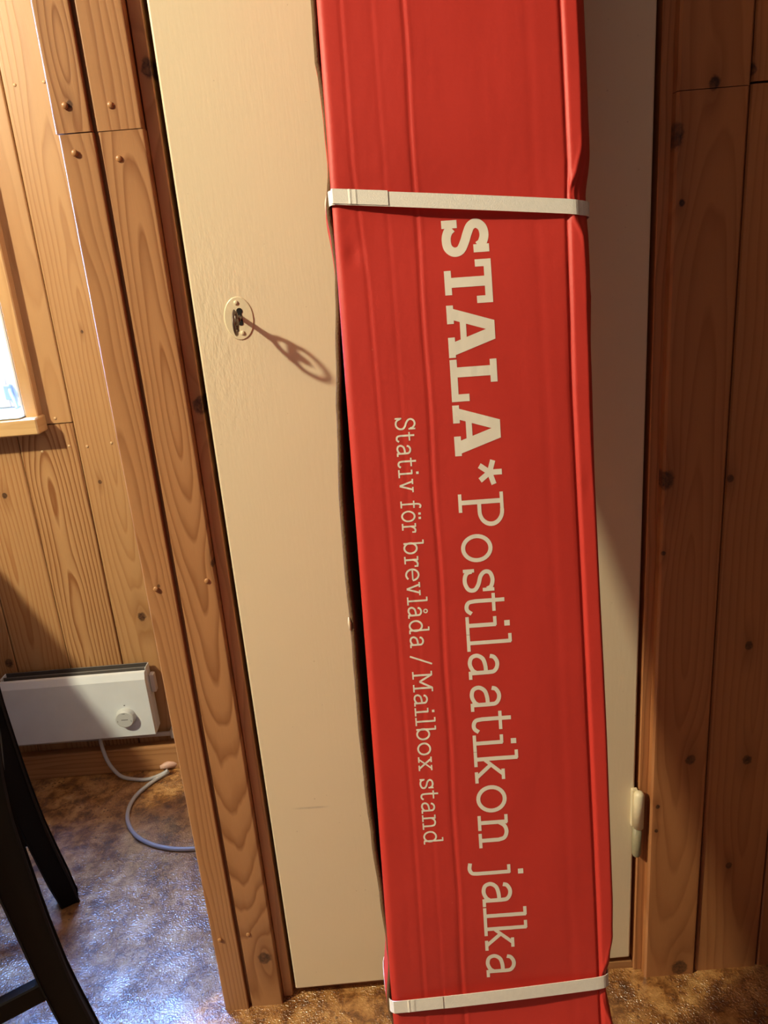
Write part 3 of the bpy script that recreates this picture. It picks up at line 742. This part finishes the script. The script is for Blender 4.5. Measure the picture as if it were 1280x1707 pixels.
def stroke(bm, pts, w, tf):
    # tf maps glyph (x,y) -> (u,s); the strip is subdivided so that it follows the creased face
    P = [Vector((x, y, 0)) for x, y in pts]
    Q = [P[0]]
    for a, b_ in zip(P, P[1:]):
        n = max(1, int((b_ - a).length / .12))
        for i in range(1, n + 1): Q.append(a + (b_ - a) * i / n)
    closed = (P[0] - P[-1]).length < 1e-6
    flat = isinstance(w, tuple)
    if flat: w = w[1]
    nw = 2 if w < .12 else 4
    rows = []
    for i, p in enumerate(Q):
        if closed and i in (0, len(Q) - 1): t = (Q[1] - Q[0] + Q[-1] - Q[-2])
        else: t = Q[min(i + 1, len(Q) - 1)] - Q[max(0, i - 1)]
        t.normalize(); nn = Vector((1, 0, 0)) if flat else Vector((-t.y, t.x, 0))
        row = []
        for k in range(nw + 1):
            q = p + nn * w * (k / nw - .5)
            u, s = tf(q.x, q.y); row.append(bm.verts.new(bp(u, s, h_front(u, s) + .00022)))
        rows.append(row)
    for a, b_ in zip(rows, rows[1:]):
        for k in range(nw): bm.faces.new((a[k], a[k + 1], b_[k + 1], b_[k]))
def letters(name, items, table, cap, ub, label=None):
    """items: (glyph, s_start, s_end); the letters read down the box, their tops towards its right edge"""
    bm = bmesh.new()
    for ch, a, b_ in items:
        wdt, strokes = table[ch]
        if ch == '*': k = (b_ - a) / wdt
        else: k = (b_ - a) / wdt
        for pts, w in strokes:
            stroke(bm, pts, w, lambda x, y: (ub + y * cap, a + x * k))
    bm.normal_update()
    for f in bm.faces:
        if f.normal.dot(NV) < 0: f.normal_flip()
    me = bpy.data.meshes.new(name); bm.to_mesh(me); bm.free()
    o = link(name, me, M_print, sleeve); o.matrix_parent_inverse = SINV
    if label: o['label'] = label
    return o
CAP = .0418
letters('bold_word', [('S', .1884, .2232), ('T', .2263, .2650), ('A', .2655, .3120), ('L', .3138, .3516), ('A', .3548, .4010)], BOLD, CAP * 1.02, UB, 'heavy slab capitals STALA')
letters('asterisk', [('*', .4066, .4290)], BOLD, CAP, UB, 'white asterisk')
big = [('P', .4362, .4676), ('o', .4739, .5007), ('s', .5060, .5300), ('t', .5306, .5510), ('i', .5520, .5690), ('l', .5693, .5845), ('a', .5864, .6130), ('a', .6175, .6445), ('t', .6449, .6665),
       ('i', .6675, .6840), ('k', .6843, .7155), ('o', .7180, .7460), ('n', .7485, .7815), ('j', .7975, .8115), ('a', .8155, .8430), ('l', .8437, .8600), ('k', .8590, .8893), ('a', .8922, .9195)]
letters('printed_word', big[:13], THIN, CAP, UB, 'thin slab lettering Postilaatikon')
letters('printed_word', big[13:], THIN, CAP, UB, 'thin slab lettering jalka')
def word(txt, a, b_, label):
    tot = sum(THIN[c][0] for c in txt) + .07 * (len(txt) - 1)
    k = (b_ - a) / tot; x = a; it = []
    for c in txt:
        it.append((c, x, x + THIN[c][0] * k)); x += (THIN[c][0] + .07) * k
    letters('small_word', it, THIN, .0190, .0398, label)
V_, Hs = V, H_
for txt, a, b_ in (('Stativ', .3621, .431),): pass
THIN['S'] = (.66, [(sm([(.55, .72), (.51, .85), (.36, .95), (.20, .92), (.11, .80), (.13, .66), (.27, .55), (.44, .48), (.56, .37), (.55, .18), (.42, .06), (.25, .05), (.13, .13), (.07, .27)], 5), V), ([(.575, .64), (.575, .97)], H_), ([(.05, .01), (.05, .33)], H_)])
word('Stativ', .3621, .4310, 'small lettering Stativ')
word('för', .4389, .4686, 'small lettering för')
word('brevlåda', .4760, .5782, 'small lettering brevlåda')
word('/', .5855, .5950, 'small slash')
word('Mailbox', .6012, .6992, 'small lettering Mailbox')
word('stand', .7070, .7741, 'small lettering stand')

# ------------------------------------------------------------------ panel heater
heater = tag(empty('panel_heater', (-0.67, YF - 0.05, 0.125)), 'white electric panel heater with a round dial, on the pine wall above the baseboard', 'heater')
HI = Matrix.Translation(-Vector((-0.67, YF - 0.05, 0.125)))
def hobj(name, bm, mat, parent=None, smooth=False):
    o = obj(name, bm, mat, parent or heater, smooth=smooth)
    if parent is None: o.matrix_parent_inverse = HI
    return o
hx0, hx1, hz0, hz1, hy = -0.838, -0.5370, 0.1100, 0.2660, YF - 0.052
hx0 = -0.8480
bm = bmesh.new()
prof = [(hy + .028, hz0 + .003), (hy + .004, hz0 + .001), (hy, hz0 + .004), (hy - .001, hz1 - .016), (hy + .0045, hz1 - .0015), (hy + .012, hz1 - .0005), (hy + .014, hz1 - .004), (hy + .014, hz0 + .01), (hy + .028, hz0 + .01)]
loft(bm, [[Vector((x, y, z)) for y, z in prof] for x in (hx0, hx1)])
hobj('front_plate', bm, M_white)
bm = bmesh.new(); add_box(bm, hx1 - 0.0015, hx1 + .0005, hy + .0145, YF - .012, hz0 + .004, hz1 + .0035, .0008); hobj('side_plate', bm, M_white)
bm = bmesh.new(); add_box(bm, hx0 - .0005, hx0 + .0015, hy + .0145, YF - .012, hz0 + .004, hz1 + .0035, .0008); hobj('side_plate', bm, M_white)
bm = bmesh.new(); add_box(bm, hx0 + .002, hx1 - .002, hy + .0145, YF - .014, hz1 - .014, hz1 - .006); hobj('grille', bm, M_slot)
for yy in (hy + .023, ):
    bm = bmesh.new(); add_box(bm, hx0 + .002, hx1 - .002, yy, yy + .003, hz1 - .006, hz1 + .001, .0006); hobj('louvre', bm, plain('dull_grey_louvre', (.10, .09, .085), .5))
bm = bmesh.new(); add_box(bm, hx0 + .002, hx1 - .002, YF - .0145, YF - .0125, hz0 + .01, hz1 + .004, .0006); hobj('back_plate', bm, plain('dull_grey_back', (.07, .06, .055), .5))
bm = bmesh.new(); add_box(bm, hx1 + .001, hx1 + .012, hy + .022, hy + .038, hz1 - .062, hz1 - .018, .003, 2); hobj('wall_bracket', bm, M_conduit)
# dial
dxc, dzc, dr = -0.5920, 0.1640, .0208
bm = bmesh.new()
def circ(r, y): return [Vector((dxc + r * math.cos(2 * math.pi * k / 40), y, dzc + r * math.sin(2 * math.pi * k / 40))) for k in range(40)]
loft(bm, [circ(dr + .0012, hy + .001), circ(dr, hy - .003), circ(dr - .001, hy - .0125), circ(dr - .003, hy - .0142)])
dial = hobj('dial', bm, M_knob)
bm = bmesh.new()
for (x0, x1, z0, z1) in ((-.0030, -.0010, .0140, .0154), (.0002, .0028, .0138, .0156), (-.0070, .0075, -.0008, .0008), (-.0155, -.0145, -.005, -.001), (.0135, .0145, -.006, -.0015)):
    add_box(bm, dxc + x0, dxc + x1, hy - .01435, hy - .0141, dzc + z0, dzc + z1)
obj('dial_marks', bm, M_mark, dial)
bm = bmesh.new(); add_box(bm, dxc - .0008, dxc + .0022, hy - .0012, hy - .0006, dzc + dr + .0055, dzc + dr + .0075); hobj('indicator_mark', bm, M_mark)
# feet holding it off the wall
for xx in (-0.78, -0.57):
    bm = bmesh.new(); add_box(bm, xx, xx + .02, YF - .014, YF + .001, .15, .23, .001); hobj('mount', bm, M_conduit)

# conduit along the wall, with a clip
cond = tag(empty('cable_conduit', (-0.66, YF - 0.008, 0.087)), 'thin pale conduit running along the wall under the heater', 'conduit')
CI = Matrix.Translation(-Vector((-0.66, YF - 0.008, 0.087)))
bm = bmesh.new(); tube(bm, [(-1.6, YF - .009, .0895), (-.82, YF - .009, .0895), (-.5, YF - .009, .0845), (-.302, YF - .009, .083)], .0052, 12)
o = obj('pipe', bm, M_conduit, cond, smooth=True); o.matrix_parent_inverse = CI
for xx in (-0.512, -1.0):
    bm = bmesh.new(); add_box(bm, xx - .006, xx + .006, YF - .018, YF + .001, .0762, .0972, .002, 2)
    o = obj('clip', bm, M_conduit, cond); o.matrix_parent_inverse = CI

# heater cord: drops, lies on the floor, loops round behind the casing
def cord(pts, r, name, label, cat, mat):
    bm = bmesh.new(); tube(bm, catmull(pts, 10), r, 10)
    return tag(obj(name, bm, mat, smooth=True), label, cat)
CR = .0041
cord([(-0.668, YF - .030, .128), (-0.667, YF - .034, .085), (-0.655, YF - .045, .045), (-0.632, YF - .052, .014), (-0.600, YF - .056, CR + .001), (-0.572, YF - .058, CR), (-0.545, YF - .050, CR + .003), (-0.528, YF - .046, CR + .010),
      ], CR, 'heater_cord', 'grey cord hanging from the heater down to the floor', 'cord', M_cord)
cord([(-0.527, .5765, .0105), (-0.545, .565, .0060), (-0.563, .545, CR), (-0.581, .512, CR), (-0.587, .475, CR), (-0.578, .430, CR), (-0.552, .388, CR), (-0.515, .358, CR), (-0.470, .339, CR), (-0.425, .333, CR), (-0.372, .338, CR), (-0.326, .352, CR)],
     CR + .0003, 'extension_cable', 'blue-grey cable looping on the floor beneath the heater', 'cable', M_cord)
bm = bmesh.new()
tube(bm, [(-0.550, .590, .0120), (-0.535, .597, .0125), (-0.520, .603, .0120), (-0.508, .607, .0105)], [.004, .0085, .008, .005], 12)
bm2 = None
tag(obj('plug', bm, M_plug, smooth=True), 'small pinkish plug lying on the lit patch of floor under the heater', 'plug')

# ------------------------------------------------------------------ black chair, seen only by its back legs and a stretcher
FD = Vector((-.894, -.447, 0)); MD = Vector((-.447, .894, 0))
Fa = Vector((-.632, .234, 0)); Na = Fa - MD * .34
chair = tag(empty('dining_chair', (-.75, -.02, 0)), 'black wooden chair with curved back legs and a low stretcher, at the left edge', 'chair')
KI = Matrix.Translation(-Vector((-.75, -.02, 0)))
def cobj(name, bm, parent=None):
    o = obj(name, bm, M_black, parent or chair)
    if parent is None: o.matrix_parent_inverse = KI
    return o
curve_tab = [(0, .004), (.07, -.0075), (.16, -.0205), (.24, -.028), (.33, -.0350), (.40, -.0400), (.46, -.0405), (.52, -.036), (.62, -.020), (.75, .006), (.88, .036)]
def rear_leg(P0):
    rings = []
    zs = [0, .012, .05, .09, .13, .17, .21, .25, .29, .33, .37, .41, .45, .50, .56, .62, .70, .80, .88]
    for z in zs:
        o_ = lerp_tab(curve_tab, z); c = P0 - FD * o_ + Vector((0, 0, z))
        hw = .0200; hd = .0175 + .005 * math.exp(-((z - .44) / .15) ** 2) + (.001 if z > .02 else -.001)
        if z > .6: hd = .0150; hw = .0165
        ch = .003
        rg = []
        for (a, b_) in ((-1, -1), (1, -1), (1, 1), (-1, 1)):
            for (ca, cb) in (((ch, 0), (0, ch)) if a * b_ > 0 else ((0, ch), (ch, 0))):
                rg.append(c + FD * (a * (hd - ca)) + MD * (b_ * (hw - cb)))
        rings.append(rg)
    bm = bmesh.new(); loft(bm, rings); return bm
cobj('back_leg', rear_leg(Na)); cobj('back_leg', rear_leg(Fa))
def quadbox(c0, c1, wv, hv):
    bm = bmesh.new(); c0, c1 = Vector(c0), Vector(c1)
    rings = [[c + wv * sx + hv * sz for sx, sz in ((-1, -1), (1, -1), (1, 1), (-1, 1))] for c in (c0, c1)]
    loft(bm, rings)
    bmesh.ops.bevel(bm, geom=bm.edges[:], offset=.002, segments=1, affect='EDGES'); return bm
def at(P, f, z): return P + FD * f + Vector((0, 0, z))
Nf, Ff = Na + FD * .42 - MD * .03, Fa + FD * .42 + MD * .03
for P in (Nf, Ff):
    rings = []
    for z, w in ((0, .014), (.2, .017), (.44, .020)):
        c = P + Vector((0, 0, z)); rings.append([c + FD * a * w + MD * b_ * w for a, b_ in ((-1, -1), (1, -1), (1, 1), (-1, 1))])
    bm = bmesh.new(); loft(bm, rings); cobj('front_leg', bm)
Z1 = Vector((0, 0, 1))
for a, b_ in ((Na, Nf), (Fa, Ff)):                     # side stretchers
    p0 = at(a, .026, .158); p1 = at(b_, -.014, .150)
    cobj('stretcher', quadbox(p0, p1, MD * .0085, Z1 * .0155))
for a, b_ in ((Na, Nf), (Fa, Ff)):
    cobj('apron', quadbox(at(a, .058, .405), at(b_, -.016, .405), MD * .010, Z1 * .028))
cobj('apron', quadbox(at(Nf, 0, .405) + MD * .016, at(Ff, 0, .405) - MD * .016, FD * .010, Z1 * .028))
cobj('apron', quadbox(at(Na, .040, .405) + MD * .018, at(Fa, .040, .405) - MD * .018, FD * .010, Z1 * .028))
bm = bmesh.new()
cs = [at(Na, .022, 0) - MD * .018, at(Nf, .03, 0) - MD * .014, at(Ff, .03, 0) + MD * .014, at(Fa, .022, 0) + MD * .018]
cs[0] = at(Na, .064, 0) - MD * .020; cs[3] = at(Fa, .064, 0) + MD * .020
loft(bm, [[c + Z1 * z for c in cs] for z in (.434, .458)])
bmesh.ops.bevel(bm, geom=bm.edges[:], offset=.006, segments=2, affect='EDGES')
cobj('seat', bm)
for z in (.86, .70, .56):
    f = -lerp_tab(curve_tab, z)
    cobj('back_rail', quadbox(at(Na, f, z) + MD * .015, at(Fa, f, z) - MD * .015, FD * .007, Z1 * (.022 if z < .8 else .03)))

# table beyond the chair, out of the picture on the left: it shades the heater and the floor
table = tag(empty('dining_table', (-1.35, .20, 0)), 'dark wooden table in front of the chair, under the window', 'table')
TI = Matrix.Translation(-Vector((-1.35, .20, 0)))
def tobj(name, bm):
    o = obj(name, bm, M_black, table); o.matrix_parent_inverse = TI
TX = -.922
bm = bmesh.new(); add_box(bm, -2.35, TX, -.62, .565, .715, .742, .003); tobj('tabletop', bm)
for x in (-2.29, TX - .06 - .04):
    for y in (-.56, .48):
        bm = bmesh.new(); add_box(bm, x, x + .05, y, y + .05, 0, .715, .002); tobj('table_leg', bm)
for y in (-.545, .495):
    bm = bmesh.new(); add_box(bm, -2.24, TX - .10, y, y + .02, .64, .715); tobj('apron', bm)
